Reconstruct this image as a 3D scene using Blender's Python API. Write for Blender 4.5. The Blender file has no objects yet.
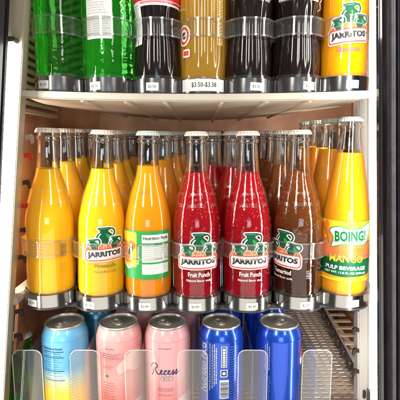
import bpy, bmesh, math, random
from mathutils import Vector, Matrix, Euler
R = math.radians
random.seed(7)
scene = bpy.context.scene
COL = scene.collection

# ------------------------------------------------------------------ camera, world, lamps, exposure
CAM_Y, CAM_Z, PITCH = -0.55, 1.209, 7.83
cam_data = bpy.data.cameras.new('camera')
cam_data.sensor_width = 36
cam_data.lens = 36.0
cam_data.clip_start = 0.01
cam_data.clip_end = 50
cam = bpy.data.objects.new('camera', cam_data)
COL.objects.link(cam)
cam.location = (0, CAM_Y, CAM_Z)
cam.rotation_euler = (R(90 - PITCH), 0, 0)
scene.camera = cam

world = bpy.data.worlds.new('World')
scene.world = world
world.use_nodes = True
world.node_tree.nodes['Background'].inputs['Color'].default_value = (1.0, 0.93, 0.85, 1)
world.node_tree.nodes['Background'].inputs['Strength'].default_value = 0.10

def area_lamp(name, loc, target, sx, sy, watts, col):
    l = bpy.data.lights.new(name, 'AREA')
    l.shape = 'RECTANGLE'; l.size = sx; l.size_y = sy; l.energy = watts; l.color = col
    o = bpy.data.objects.new(name, l); COL.objects.link(o)
    o.location = loc
    o.rotation_euler = (Vector(target) - Vector(loc)).to_track_quat('-Z', 'Y').to_euler()
    return o
# shop ceiling lights behind the camera
area_lamp('shop_ceiling_lamp', (-0.75, -1.65, 2.25), (-.1, 0, 1.05), 0.30, 1.2, 31, (1.0, 0.95, 0.88))
area_lamp('shop_ceiling_lamp', (0.75, -1.55, 2.25), (0, 0, 1.05), 0.30, 1.2, 19, (1.0, 0.95, 0.88))
area_lamp('shop_window_lamp', (0.1, -2.6, 1.15), (0, 0, 1.05), 0.9, 0.5, 10, (0.72, 0.84, 1.0))
# fill lamp added low in front to brighten the shelf underside
area_lamp('added_underside_fill', (0.0, -1.5, 0.35), (0, 0, 1.22), 2.2, 0.9, 11, (1.0, 0.93, 0.82))

scene.render.engine = 'CYCLES'
cy = scene.cycles
cy.use_denoising = True
cy.max_bounces = 18
cy.transmission_bounces = 14
cy.glossy_bounces = 6
cy.diffuse_bounces = 5
cy.transparent_max_bounces = 40
cy.sample_clamp_indirect = 8
cy.blur_glossy = 0.4
vs = scene.view_settings
vs.view_transform = 'Standard'
vs.look = 'None'
vs.gamma = 1
vs.exposure = 0.0
vs.use_curve_mapping = False
LED_STRENGTH = 38.0

# ------------------------------------------------------------------ materials
def new_mat(name):
    m = bpy.data.materials.new(name); m.use_nodes = True
    nt = m.node_tree
    return m, nt, nt.nodes['Principled BSDF']

def noise_bump(nt, b, scale, strength, dist=0.001, kind='noise', detail=3):
    tc = nt.nodes.new('ShaderNodeTexCoord')
    if kind == 'noise':
        n = nt.nodes.new('ShaderNodeTexNoise'); n.inputs['Detail'].default_value = detail
        out = n.outputs['Fac']
    else:
        n = nt.nodes.new('ShaderNodeTexVoronoi'); out = n.outputs['Distance']
    n.inputs['Scale'].default_value = scale
    nt.links.new(tc.outputs['Object'], n.inputs['Vector'])
    bp = nt.nodes.new('ShaderNodeBump')
    bp.inputs['Strength'].default_value = strength
    bp.inputs['Distance'].default_value = dist
    nt.links.new(out, bp.inputs['Height'])
    if b is not None:
        nt.links.new(bp.outputs['Normal'], b.inputs['Normal'])
    return bp

def pbr(name, col, rough=0.5, metal=0.0, spec=0.5, trans=0.0, ior=1.45, sss=0.0, srad=(1, .5, .2), sscale=0.02,
        coat=0.0, bump=None, vary=None):
    m, nt, b = new_mat(name)
    b.inputs['Base Color'].default_value = (*col, 1)
    b.inputs['Roughness'].default_value = rough
    b.inputs['Metallic'].default_value = metal
    b.inputs['Specular IOR Level'].default_value = spec
    b.inputs['Transmission Weight'].default_value = trans
    b.inputs['IOR'].default_value = ior
    b.inputs['Subsurface Weight'].default_value = sss
    b.inputs['Subsurface Radius'].default_value = srad
    b.inputs['Subsurface Scale'].default_value = sscale
    b.inputs['Coat Weight'].default_value = coat
    if bump: noise_bump(nt, b, *bump)
    if vary:                       # (scale, second colour, amount)
        tc = nt.nodes.new('ShaderNodeTexCoord')
        n = nt.nodes.new('ShaderNodeTexNoise'); n.inputs['Scale'].default_value = vary[0]; n.inputs['Detail'].default_value = 6
        nt.links.new(tc.outputs['Object'], n.inputs['Vector'])
        rp = nt.nodes.new('ShaderNodeValToRGB')
        rp.color_ramp.elements[0].position = 0.5 - vary[2] / 2; rp.color_ramp.elements[0].color = (*vary[1], 1)
        rp.color_ramp.elements[1].position = 0.5 + vary[2] / 2; rp.color_ramp.elements[1].color = (*col, 1)
        nt.links.new(n.outputs['Fac'], rp.inputs['Fac'])
        nt.links.new(rp.outputs['Color'], b.inputs['Base Color'])
    return m

def thin_glass(name, tint, base=0.06, edge=0.8, power=3.5, rough=0.03, bump=None, milk=0.0):
    """Thin-walled clear glass or plastic: straight-through transparency with a Fresnel-like gloss."""
    m, nt, b = new_mat(name)
    nt.nodes.remove(b)
    out = nt.nodes['Material Output']
    tr = nt.nodes.new('ShaderNodeBsdfTransparent'); tr.inputs['Color'].default_value = (*tint, 1)
    gl = nt.nodes.new('ShaderNodeBsdfGlossy'); gl.inputs['Roughness'].default_value = rough
    gl.inputs['Color'].default_value = (1, 1, 1, 1)
    lw = nt.nodes.new('ShaderNodeLayerWeight'); lw.inputs['Blend'].default_value = 0.5
    pw = nt.nodes.new('ShaderNodeMath'); pw.operation = 'POWER'; pw.inputs[1].default_value = power
    ma = nt.nodes.new('ShaderNodeMath'); ma.operation = 'MULTIPLY_ADD'; ma.inputs[1].default_value = edge; ma.inputs[2].default_value = base
    nt.links.new(lw.outputs['Facing'], pw.inputs[0]); nt.links.new(pw.outputs[0], ma.inputs[0])
    mx = nt.nodes.new('ShaderNodeMixShader')
    nt.links.new(ma.outputs[0], mx.inputs[0])
    src = tr
    if milk > 0:
        df = nt.nodes.new('ShaderNodeBsdfDiffuse'); df.inputs['Color'].default_value = (.9, .9, .88, 1)
        m2 = nt.nodes.new('ShaderNodeMixShader'); m2.inputs[0].default_value = milk
        nt.links.new(tr.outputs[0], m2.inputs[1]); nt.links.new(df.outputs[0], m2.inputs[2])
        src = m2
    nt.links.new(src.outputs[0], mx.inputs[1]); nt.links.new(gl.outputs[0], mx.inputs[2])
    if bump:
        bp = noise_bump(nt, None, *bump)
        nt.links.new(bp.outputs['Normal'], gl.inputs['Normal'])
    nt.links.new(mx.outputs[0], out.inputs['Surface'])
    return m

def emit(name, col, strength):
    m, nt, b = new_mat(name)
    b.inputs['Base Color'].default_value = (.9, .9, .9, 1)
    b.inputs['Emission Color'].default_value = (*col, 1)
    b.inputs['Emission Strength'].default_value = strength
    return m

def ramp_mat(name, stops, z0, z1, rough=0.3, metal=0.0, noise=0.0, nscale=30, coat=0.3):
    """Printed colour running up a can (its own print): stops over object z, wobbling with noise."""
    m, nt, b = new_mat(name)
    tc = nt.nodes.new('ShaderNodeTexCoord')
    sp = nt.nodes.new('ShaderNodeSeparateXYZ'); nt.links.new(tc.outputs['Object'], sp.inputs[0])
    mr = nt.nodes.new('ShaderNodeMapRange'); mr.inputs['From Min'].default_value = z0; mr.inputs['From Max'].default_value = z1
    n = nt.nodes.new('ShaderNodeTexNoise'); n.inputs['Scale'].default_value = nscale; n.inputs['Detail'].default_value = 4
    nt.links.new(tc.outputs['Object'], n.inputs['Vector'])
    ma = nt.nodes.new('ShaderNodeMath'); ma.operation = 'MULTIPLY_ADD'; ma.inputs[1].default_value = noise; ma.inputs[2].default_value = -noise / 2
    ad = nt.nodes.new('ShaderNodeMath'); ad.operation = 'ADD'
    nt.links.new(sp.outputs['Z'], mr.inputs['Value'])
    nt.links.new(n.outputs['Fac'], ma.inputs[0])
    nt.links.new(mr.outputs['Result'], ad.inputs[0]); nt.links.new(ma.outputs[0], ad.inputs[1])
    rp = nt.nodes.new('ShaderNodeValToRGB')
    els = rp.color_ramp.elements
    while len(els) < len(stops): els.new(0.5)
    for e, (p, c) in zip(els, stops):
        e.position = p; e.color = (*c, 1)
    nt.links.new(ad.outputs[0], rp.inputs['Fac']); nt.links.new(rp.outputs['Color'], b.inputs['Base Color'])
    b.inputs['Roughness'].default_value = rough; b.inputs['Metallic'].default_value = metal; b.inputs['Coat Weight'].default_value = coat
    return m

def drink(name, col, trans, rough=0.12, sss=0.5, srad=(1, .45, .1), sscale=0.03, bump=None, deep=None):
    m, nt, b = new_mat(name)
    b.inputs['Base Color'].default_value = (*col, 1)
    b.inputs['Roughness'].default_value = rough
    b.inputs['IOR'].default_value = 1.34
    b.inputs['Transmission Weight'].default_value = trans
    b.inputs['Subsurface Weight'].default_value = sss
    b.inputs['Subsurface Radius'].default_value = srad
    b.inputs['Subsurface Scale'].default_value = sscale
    b.inputs['Specular IOR Level'].default_value = 0.25
    if bump: noise_bump(nt, b, *bump)
    if deep:                       # blends to a second colour near the bottom
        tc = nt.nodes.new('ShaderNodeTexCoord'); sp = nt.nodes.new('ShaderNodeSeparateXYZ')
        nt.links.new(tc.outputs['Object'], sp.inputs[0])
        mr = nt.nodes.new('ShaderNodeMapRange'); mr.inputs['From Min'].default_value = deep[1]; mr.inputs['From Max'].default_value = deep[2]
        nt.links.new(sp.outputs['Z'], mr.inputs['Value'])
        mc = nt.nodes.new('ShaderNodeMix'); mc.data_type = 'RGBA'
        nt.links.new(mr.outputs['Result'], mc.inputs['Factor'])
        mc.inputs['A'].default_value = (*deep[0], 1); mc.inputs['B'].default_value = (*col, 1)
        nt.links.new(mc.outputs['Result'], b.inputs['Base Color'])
    return m

M = {}
M['glass'] = thin_glass('clear_bottle_glass', (.97, .985, .975), base=.04, edge=.75, power=3.2, rough=.02, bump=(60, .10, .0006))
M['wet_glass'] = thin_glass('wet_bottle_glass', (.97, .98, .975), base=.035, edge=.7, power=3.2, rough=.03, bump=(260, .20, .0008, 'noise', 2))
M['acrylic'] = thin_glass('clear_acrylic', (.96, .965, .96), base=.04, edge=.8, power=2.8, rough=.05, milk=.022)
M['hoop'] = thin_glass('clear_hoop_plastic', (.95, .96, .955), base=.02, edge=.8, power=3.0, rough=.04, milk=.012)
M['solid_glass'] = pbr('neck_glass', (.985, .99, .985), .0, trans=1.0, ior=1.5)
M['cut_edge'] = thin_glass('cut_edge_painted_glow', (.95, .95, .94), base=.15, edge=.7, power=2.0, rough=.2, milk=.30)
M['water'] = pbr('water_beads', (.98, .98, .98), .0, trans=1.0, ior=1.33)
M['hoop_edge'] = thin_glass('hoop_rim_plastic', (.93, .94, .93), base=.10, edge=.75, power=2.0, rough=.10, milk=.04)
M['emboss'] = thin_glass('embossed_glass', (.9, .9, .88), base=.22, edge=.6, power=2, rough=.15, milk=.10)
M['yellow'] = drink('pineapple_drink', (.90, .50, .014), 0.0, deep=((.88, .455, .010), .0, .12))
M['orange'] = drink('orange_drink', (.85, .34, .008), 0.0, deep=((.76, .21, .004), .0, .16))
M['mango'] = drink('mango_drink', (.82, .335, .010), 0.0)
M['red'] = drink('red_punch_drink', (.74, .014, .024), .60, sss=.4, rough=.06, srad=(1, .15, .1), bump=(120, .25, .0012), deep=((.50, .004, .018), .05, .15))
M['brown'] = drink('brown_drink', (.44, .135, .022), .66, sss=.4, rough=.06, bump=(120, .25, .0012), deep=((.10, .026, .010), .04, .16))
M['mandarin'] = drink('mandarin_drink', (.84, .33, .003), 0.0)
M['cola'] = pbr('cola_in_glass', (.010, .006, .006), .14, spec=.5, coat=.25, bump=(50, .25, .001))
M['green'] = pbr('green_glass', (.13, .86, .13), .03, trans=.97, ior=1.36, bump=(42, .30, .003))
M['gold'] = drink('golden_drink', (.90, .56, .09), .74, rough=.06, sss=.4)
M['cap'] = pbr('cap_cream', (.58, .555, .50), .4, coat=.1)
M['cap_grey'] = pbr('cap_pale_green', (.46, .54, .51), .4, coat=.3)
M['cap_ink'] = pbr('cap_print', (.30, .10, .07), .5)
M['cap_green'] = pbr('cap_print_green', (.06, .25, .13), .5)
M['white'] = pbr('print_white', (.84, .83, .80), .45)
M['paper'] = pbr('paper_white', (.66, .66, .64), .7, spec=.1, vary=(140, (.72, .71, .69), .4))
M['ink'] = pbr('print_black', (.022, .02, .022), .45)
M['grey_ink'] = pbr('print_grey', (.22, .22, .23), .5)
M['dkgreen'] = pbr('print_dark_green', (.004, .085, .034), .5, spec=.2)
M['midgreen'] = pbr('print_mid_green', (.02, .30, .06), .4)
M['teal'] = pbr('print_teal', (.06, .22, .20), .4)
M['redline'] = pbr('print_red', (.72, .06, .03), .4)
M['orangeprint'] = pbr('print_orange', (.90, .20, .02), .4)
M['yellowprint'] = pbr('print_yellow', (.92, .58, .03), .4)
M['olive'] = pbr('print_olive', (.22, .19, .03), .45)
M['faint'] = pbr('print_faint_white', (.96, .70, .28), .45)
M['pinkink'] = pbr('print_rose', (.42, .12, .13), .5)
M['navy'] = pbr('print_navy', (.02, .03, .11), .45)
M['silver_print'] = pbr('print_silver', (.55, .62, .74), .3, metal=.6)
M['labelred'] = pbr('label_red', (.66, .02, .025), .35)
M['chrome'] = pbr('holder_metal', (.40, .395, .39), .17, metal=1.0, bump=(35, .12, .002))
M['dark_plastic'] = pbr('dark_plastic', (.035, .035, .04), .3)
M['alu'] = pbr('can_aluminium', (.62, .58, .52), .36, metal=.72, bump=(120, .1, .0006))
M['alu_dark'] = pbr('can_opening', (.26, .24, .22), .3, metal=.6)
M['steel'] = pbr('shelf_steel', (.36, .33, .29), .36, metal=.35, vary=(30, (.24, .215, .18), .55))
M['cream'] = pbr('cream_enamel', (.84, .77, .63), .42, vary=(22, (.72, .62, .47), .7), coat=.15)
M['lip'] = pbr('cream_lip', (.60, .555, .47), .38, vary=(26, (.46, .41, .33), .6))
M['post'] = pbr('post_enamel', (.36, .31, .225), .4, vary=(16, (.27, .24, .17), .6))
M['greypost'] = pbr('grey_white_post', (.55, .53, .50), .35, vary=(18, (.46, .44, .40), .6))
M['whitepost'] = pbr('white_enamel', (.80, .79, .76), .3)
M['black'] = pbr('black_frame', (.020, .019, .024), .45, spec=.3, vary=(60, (.035, .032, .036), .3))
M['gasket'] = pbr('gasket_rubber', (.014, .013, .016), .75, spec=.08)
M['trim'] = pbr('grey_trim', (.20, .19, .215), .5, spec=.3, vary=(80, (.14, .132, .15), .4))
M['sheen'] = pbr('glossy_frame_edge', (.030, .026, .030), .08, coat=1.0)
M['liner'] = pbr('brown_liner', (.50, .25, .15), .28, vary=(14, (.20, .08, .04), .5), coat=.4)
M['terracotta'] = pbr('terracotta_liner', (.66, .31, .17), .35, vary=(24, (.36, .13, .06), .35), coat=.3)
M['rear'] = pbr('rear_panel_dark', (.040, .018, .011), .6, spec=.2, vary=(9, (.015, .008, .006), .5))
M['wood'] = pbr('rear_rail_brown', (.32, .17, .10), .5, vary=(18, (.20, .08, .04), .4))
M['hook'] = pbr('dark_hook', (.05, .032, .026), .35)
M['redhook'] = pbr('red_plastic', (.50, .03, .02), .3)
M['louvre'] = pbr('louvre_grey', (.34, .26, .21), .4)
M['wire'] = pbr('cream_wire', (.52, .43, .32), .35)
M['led_fill'] = emit('led_added_fill', (1.0, .92, .80), 36.0)  # for the hidden tubes added to brighten the interior
M['led'] = emit('led_white', (1.0, .96, .88), LED_STRENGTH)
M['canblue'] = pbr('can_blue', (.016, .085, .60), .24, metal=.6, coat=.6)
M['canteal'] = pbr('can_teal', (.03, .22, .33), .3, metal=.3, coat=.4)
M['cansky'] = ramp_mat('can_sky_to_yellow', [(0, (.93, .62, .03)), (.40, (.92, .62, .05)), (.56, (.42, .58, .52)), (.66, (.10, .38, .64)), (1, (.13, .42, .68))], 0, .15, noise=.16, nscale=18)
M['canpink'] = ramp_mat('can_pink_peach', [(0, (.74, .17, .13)), (.35, (.76, .23, .20)), (.55, (.78, .38, .35)), (.75, (.76, .27, .26)), (1, (.78, .42, .40))], 0, .15, noise=.30, nscale=26)
M['canrose'] = ramp_mat('can_rose', [(0, (.72, .15, .17)), (.3, (.76, .25, .25)), (.6, (.80, .42, .41)), (1, (.77, .35, .36))], 0, .15, noise=.22, nscale=20)
M['cloud'] = pbr('print_cloud', (.82, .54, .50), .4)

# ------------------------------------------------------------------ object helpers
def link(name, me, mats, parent=None, loc=None):
    o = bpy.data.objects.new(name, me)
    for m in (mats if isinstance(mats, (list, tuple)) else [mats]):
        me.materials.append(m)
    COL.objects.link(o)
    if parent is not None: o.parent = parent
    if loc is not None: o.location = loc
    return o

def from_bm(name, bm, mats, parent=None, loc=None, smooth=False, keep_normals=False):
    if not keep_normals:
        bmesh.ops.recalc_face_normals(bm, faces=bm.faces)
    me = bpy.data.meshes.new(name)
    bm.to_mesh(me); bm.free()
    if smooth:
        me.polygons.foreach_set('use_smooth', [True] * len(me.polygons))
        try: me.set_sharp_from_angle(angle=R(38))
        except Exception: pass
    return link(name, me, mats, parent, loc)

def thing(name, label, cat, loc=(0, 0, 0), rot=(0, 0, 0), group=None):
    o = bpy.data.objects.new(name, None); COL.objects.link(o)
    o.empty_display_size = .02
    o.location = loc; o.rotation_euler = rot
    o['label'] = label; o['category'] = cat
    if group: o['group'] = group
    return o

def copy_tree(o, parent=None):
    c = o.copy(); COL.objects.link(c); c.parent = parent
    for ch in list(o.children): copy_tree(ch, c)
    return c

def dup(proto, label, loc, rot=(0, 0, 0), group=None):
    c = copy_tree(proto); c.location = loc; c.rotation_euler = rot; c['label'] = label
    if group: c['group'] = group
    return c

def smooth_pts(pts, n=6, closed=False):
    """Catmull-Rom through points."""
    out = []; N = len(pts)
    rng = range(N) if closed else range(N - 1)
    g = (lambda i: pts[i % N]) if closed else (lambda i: pts[max(0, min(N - 1, i))])
    for i in rng:
        p0, p1, p2, p3 = g(i - 1), g(i), g(i + 1), g(i + 2)
        for k in range(n):
            t = k / n; t2 = t * t; t3 = t2 * t
            out.append(tuple(.5 * (2 * b + (c - a) * t + (2 * a - 5 * b + 4 * c - d) * t2 + (3 * b - a - 3 * c + d) * t3)
                             for a, b, c, d in zip(p0, p1, p2, p3)))
    if not closed: out.append(tuple(pts[-1]))
    return out

def interp(prof, z):
    """radius at height z of a (r, z) profile."""
    for (r0, z0), (r1, z1) in zip(prof, prof[1:]):
        if z0 <= z <= z1 and z1 > z0:
            return r0 + (r1 - r0) * (z - z0) / (z1 - z0)
    return prof[-1][0] if z > prof[-1][1] else prof[0][0]

def lathe(bm, prof, segs=48, close_bottom=True, close_top=True, mod=None, a0=0.0):
    rings = []
    for r, z in prof:
        ring = []
        for i in range(segs):
            a = a0 + 2 * math.pi * i / segs
            rr = r * (mod(a, z) if mod else 1)
            ring.append(bm.verts.new((rr * math.sin(a), -rr * math.cos(a), z)))
        rings.append(ring)
    for A, B in zip(rings, rings[1:]):
        for i in range(segs):
            j = (i + 1) % segs
            bm.faces.new((A[i], A[j], B[j], B[i]))
    if close_bottom: bm.faces.new(list(reversed(rings[0])))
    if close_top: bm.faces.new(rings[-1])
    return rings

def arc_band(bm, r0, r1, z0, z1, a0, a1, n=28, zf=None):
    """A curved wall between two radii, closed on all sides (angle 0 faces -Y)."""
    cols = []
    for i in range(n + 1):
        a = a0 + (a1 - a0) * i / n
        s, c = math.sin(a), -math.cos(a)
        dz = zf(a) if zf else 0
        cols.append([bm.verts.new((r * s, r * c, z)) for r, z in ((r0, z0), (r1, z0 + dz), (r1, z1 + dz), (r0, z1))])
    for A, B in zip(cols, cols[1:]):
        for k in range(4):
            l = (k + 1) % 4
            bm.faces.new((A[k], B[k], B[l], A[l]))
    bm.faces.new(cols[0]); bm.faces.new(list(reversed(cols[-1])))

def box(bm, x0, x1, y0, y1, z0, z1):
    v = [bm.verts.new(p) for p in ((x0, y0, z0), (x1, y0, z0), (x1, y1, z0), (x0, y1, z0), (x0, y0, z1), (x1, y0, z1), (x1, y1, z1), (x0, y1, z1))]
    for f in ((0, 3, 2, 1), (4, 5, 6, 7), (0, 1, 5, 4), (1, 2, 6, 5), (2, 3, 7, 6), (3, 0, 4, 7)):
        bm.faces.new([v[i] for i in f])
    return v

def bevel(bm, w, seg=2):
    bmesh.ops.bevel(bm, geom=list(bm.edges), offset=w, segments=seg, affect='EDGES', clamp_overlap=True)

def rod(bm, p, q, r, n=8):
    p, q = Vector(p), Vector(q)
    d = (q - p).normalized()
    up = Vector((0, 0, 1)) if abs(d.z) < .9 else Vector((1, 0, 0))
    a = d.cross(up).normalized(); b = d.cross(a)
    A = [bm.verts.new(p + a * r * math.cos(2 * math.pi * i / n) + b * r * math.sin(2 * math.pi * i / n)) for i in range(n)]
    B = [bm.verts.new(v.co + (q - p)) for v in A]
    for i in range(n):
        j = (i + 1) % n
        bm.faces.new((A[i], A[j], B[j], B[i]))
    bm.faces.new(A); bm.faces.new(list(reversed(B)))

# ------------------------------------------------------------------ flat print wrapped round bottles and cans (all in millimetres)
_text_cache = {}
def text2d(s, bold=0.0, shear=0.0):
    key = (s, bold, shear)
    if key not in _text_cache:
        cu = bpy.data.curves.new('lettering', 'FONT')
        cu.body = s; cu.offset = bold; cu.shear = shear; cu.resolution_u = 2; cu.fill_mode = 'FRONT' if hasattr(cu, 'fill_mode') else cu.fill_mode
        ob = bpy.data.objects.new('lettering', cu); COL.objects.link(ob)
        dg = bpy.context.evaluated_depsgraph_get(); dg.update()
        me = bpy.data.meshes.new_from_object(ob.evaluated_get(dg))
        vs_ = [(v.co.x, v.co.y) for v in me.vertices]; fs = [tuple(p.vertices) for p in me.polygons]
        bpy.data.objects.remove(ob); bpy.data.curves.remove(cu); bpy.data.meshes.remove(me)
        x0 = min(v[0] for v in vs_); x1 = max(v[0] for v in vs_); y0 = min(v[1] for v in vs_); y1 = max(v[1] for v in vs_)
        _text_cache[key] = ([((x - (x0 + x1) / 2) / (x1 - x0), (y - (y0 + y1) / 2) / (y1 - y0)) for x, y in vs_], fs)
    return _text_cache[key]

def rounded(w, h, r, n=4):
    pts = []
    for cx, cy_, a in ((w / 2 - r, h / 2 - r, 0), (-w / 2 + r, h / 2 - r, 90), (-w / 2 + r, -h / 2 + r, 180), (w / 2 - r, -h / 2 + r, 270)):
        for k in range(n + 1):
            t = R(a + 90 * k / n); pts.append((cx + r * math.cos(t), cy_ + r * math.sin(t)))
    return pts

def ellipse(w, h, n=20):
    return [(w / 2 * math.cos(2 * math.pi * i / n), h / 2 * math.sin(2 * math.pi * i / n)) for i in range(n)]

def outset(pts, d):
    N = len(pts); out = []
    area = sum(pts[i][0] * pts[(i + 1) % N][1] - pts[(i + 1) % N][0] * pts[i][1] for i in range(N))
    sg = 1 if area > 0 else -1
    for i in range(N):
        a, b, c = Vector(pts[i - 1]), Vector(pts[i]), Vector(pts[(i + 1) % N])
        n1 = Vector(((b - a).y, -(b - a).x)); n2 = Vector(((c - b).y, -(c - b).x))
        n1 = n1.normalized() if n1.length > 1e-9 else n1; n2 = n2.normalized() if n2.length > 1e-9 else n2
        n = n1 + n2
        n = n.normalized() if n.length > 1e-6 else n1
        out.append((b.x + sg * n.x * d, b.y + sg * n.y * d))
    return out

def stroke2d(pts, w):
    """ribbon of width w along a polyline -> quads."""
    V, F = [], []
    for i, p in enumerate(pts):
        a = Vector(pts[max(0, i - 1)]); b = Vector(pts[min(len(pts) - 1, i + 1)])
        t = (b - a); t = t.normalized() if t.length > 1e-9 else Vector((1, 0))
        n = Vector((-t.y, t.x)) * w / 2
        V += [(p[0] + n.x, p[1] + n.y), (p[0] - n.x, p[1] - n.y)]
        if i: F.append((2 * i - 2, 2 * i - 1, 2 * i + 1, 2 * i))
    return V, F

def xf(pts, c=(0, 0), s=1.0, rot=0.0, sy=None):
    sy = s if sy is None else sy
    k, q = math.cos(R(rot)), math.sin(R(rot))
    return [(c[0] + x * s * k - y * sy * q, c[1] + x * s * q + y * sy * k) for x, y in pts]

class Print:
    """Flat printed shapes gathered in 2D millimetres (u round the body, v up) and wrapped on a profile."""
    def __init__(self, prof, r_ref, turn=0.0, lift=.0003, step=3.0):
        self.prof, self.rr, self.turn, self.lift, self.step = prof, r_ref, R(turn), lift, step
        self.bm = bmesh.new(); self.mats = []; self.n = 0; self.dv = 0.0
    def add(self, V, F, mat, layer=None):
        if mat not in self.mats: self.mats.append(mat)
        mi = self.mats.index(mat)
        self.n += 1
        lay = self.n * .00002 if layer is None else layer * .0001
        t = bmesh.new()
        vv = [t.verts.new((x, y, 0)) for x, y in V]
        for f in F:
            try: t.faces.new([vv[i] for i in f])
            except ValueError: pass
        bmesh.ops.triangulate(t, faces=list(t.faces), ngon_method='EAR_CLIP')
        us = [v[0] for v in V]
        k = math.ceil(min(us) / self.step)
        while k * self.step < max(us):
            bmesh.ops.bisect_plane(t, geom=list(t.verts) + list(t.edges) + list(t.faces), plane_co=(k * self.step, 0, 0), plane_no=(1, 0, 0))
            k += 1
        vs_ = [v[1] for v in V]
        if max(vs_) - min(vs_) > 12:
            k = math.ceil(min(vs_) / 6)
            while k * 6 < max(vs_):
                bmesh.ops.bisect_plane(t, geom=list(t.verts) + list(t.edges) + list(t.faces), plane_co=(0, k * 6, 0), plane_no=(0, 1, 0))
                k += 1
        t.verts.index_update()
        new = []
        for v in t.verts:
            z = (v.co.y + self.dv) / 1000; a = self.turn + v.co.x / 1000 / self.rr
            r = interp(self.prof, z) + self.lift + lay
            new.append(self.bm.verts.new((r * math.sin(a), -r * math.cos(a), z)))
        for f in t.faces:
            try:
                nf = self.bm.faces.new([new[v.index] for v in f.verts]); nf.material_index = mi
                c = nf.calc_center_median(); nf.normal_update()
                if nf.normal.x * c.x + nf.normal.y * c.y < 0: nf.normal_flip()
            except ValueError: pass
        t.free()
    def poly(self, pts, mat, layer=None): self.add(pts, [tuple(range(len(pts)))], mat, layer)
    def stroke(self, pts, w, mat, layer=None):
        V, F = stroke2d(pts, w); self.add(V, F, mat, layer)
    def text(self, s, c, w, h, mat, rot=0, bold=0.02, shear=0, layer=None, bend=0.0):
        V, F = text2d(s, bold, shear)
        k, q = math.cos(R(rot)), math.sin(R(rot))
        P = []
        for x, y in V:
            x, y = x * w, y * h
            y += bend * (x / (w / 2)) ** 2
            P.append((c[0] + x * k - y * q, c[1] + x * q + y * k))
        self.add(P, F, mat, layer)
    def lines(self, x0, x1, y0, y1, n, mat, h=.5, seed=1, layer=None, rot=0):
        """rows of print too small to read: words of tiny letter-like strokes."""
        rnd = random.Random(seed); V, F = [], []
        def q(x0_, y0_, x1_, y1_):
            b = len(V); V.extend([(x0_, y0_), (x1_, y0_), (x1_, y1_), (x0_, y1_)]); F.append((b, b + 1, b + 2, b + 3))
        H = h * 1.75; w = H * .52; t = H * .24
        for i in range(n):
            y = y1 - (y1 - y0) * i / max(1, n - 1) - H / 2; x = x0
            end = x1 - rnd.random() * .22 * (x1 - x0)
            while x + w < end:
                for _ in range(rnd.randint(2, 7)):
                    if x + w > end: break
                    k = rnd.random(); hh = H * (1.0 if k < .3 else .72)
                    q(x, y, x + t, y + hh)                                   # stem
                    if k > .6: q(x + t, y + hh - t, x + w, y + hh)
                    elif k > .12: q(x + t, y, x + w, y + t)
                    x += w + H * .16
                x += H * .5
        self.add(V, F, mat, layer)
    def barcode(self, x0, x1, y0, y1, mat, vertical=True, seed=3):
        rnd = random.Random(seed); V, F = [], []
        p, e = (y0, y1) if not vertical else (x0, x1)
        while p < e:
            w = rnd.choice((.25, .35, .6)); b = len(V)
            if vertical: V += [(p, y0), (p + w, y0), (p + w, y1), (p, y1)]
            else: V += [(x0, p), (x1, p), (x1, p + w), (x0, p + w)]
            F.append((b, b + 1, b + 2, b + 3)); p += w + rnd.choice((.3, .45, .7))
        self.add(V, F, mat)
    def build(self, name, parent):
        return from_bm(name, self.bm, self.mats, parent, keep_normals=True)

JAR = smooth_pts([(-.36, 1.0), (.36, 1.0), (.34, .90), (.27, .84), (.27, .74), (.47, .58), (.52, .36), (.42, .12), (.27, 0), (-.27, 0), (-.42, .12), (-.52, .36), (-.47, .58), (-.27, .74), (-.27, .84), (-.34, .90)], 3, True)
HANDLE = smooth_pts([(.27, .88), (.50, .92), (.64, .76), (.60, .56), (.48, .46)], 5)

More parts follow.
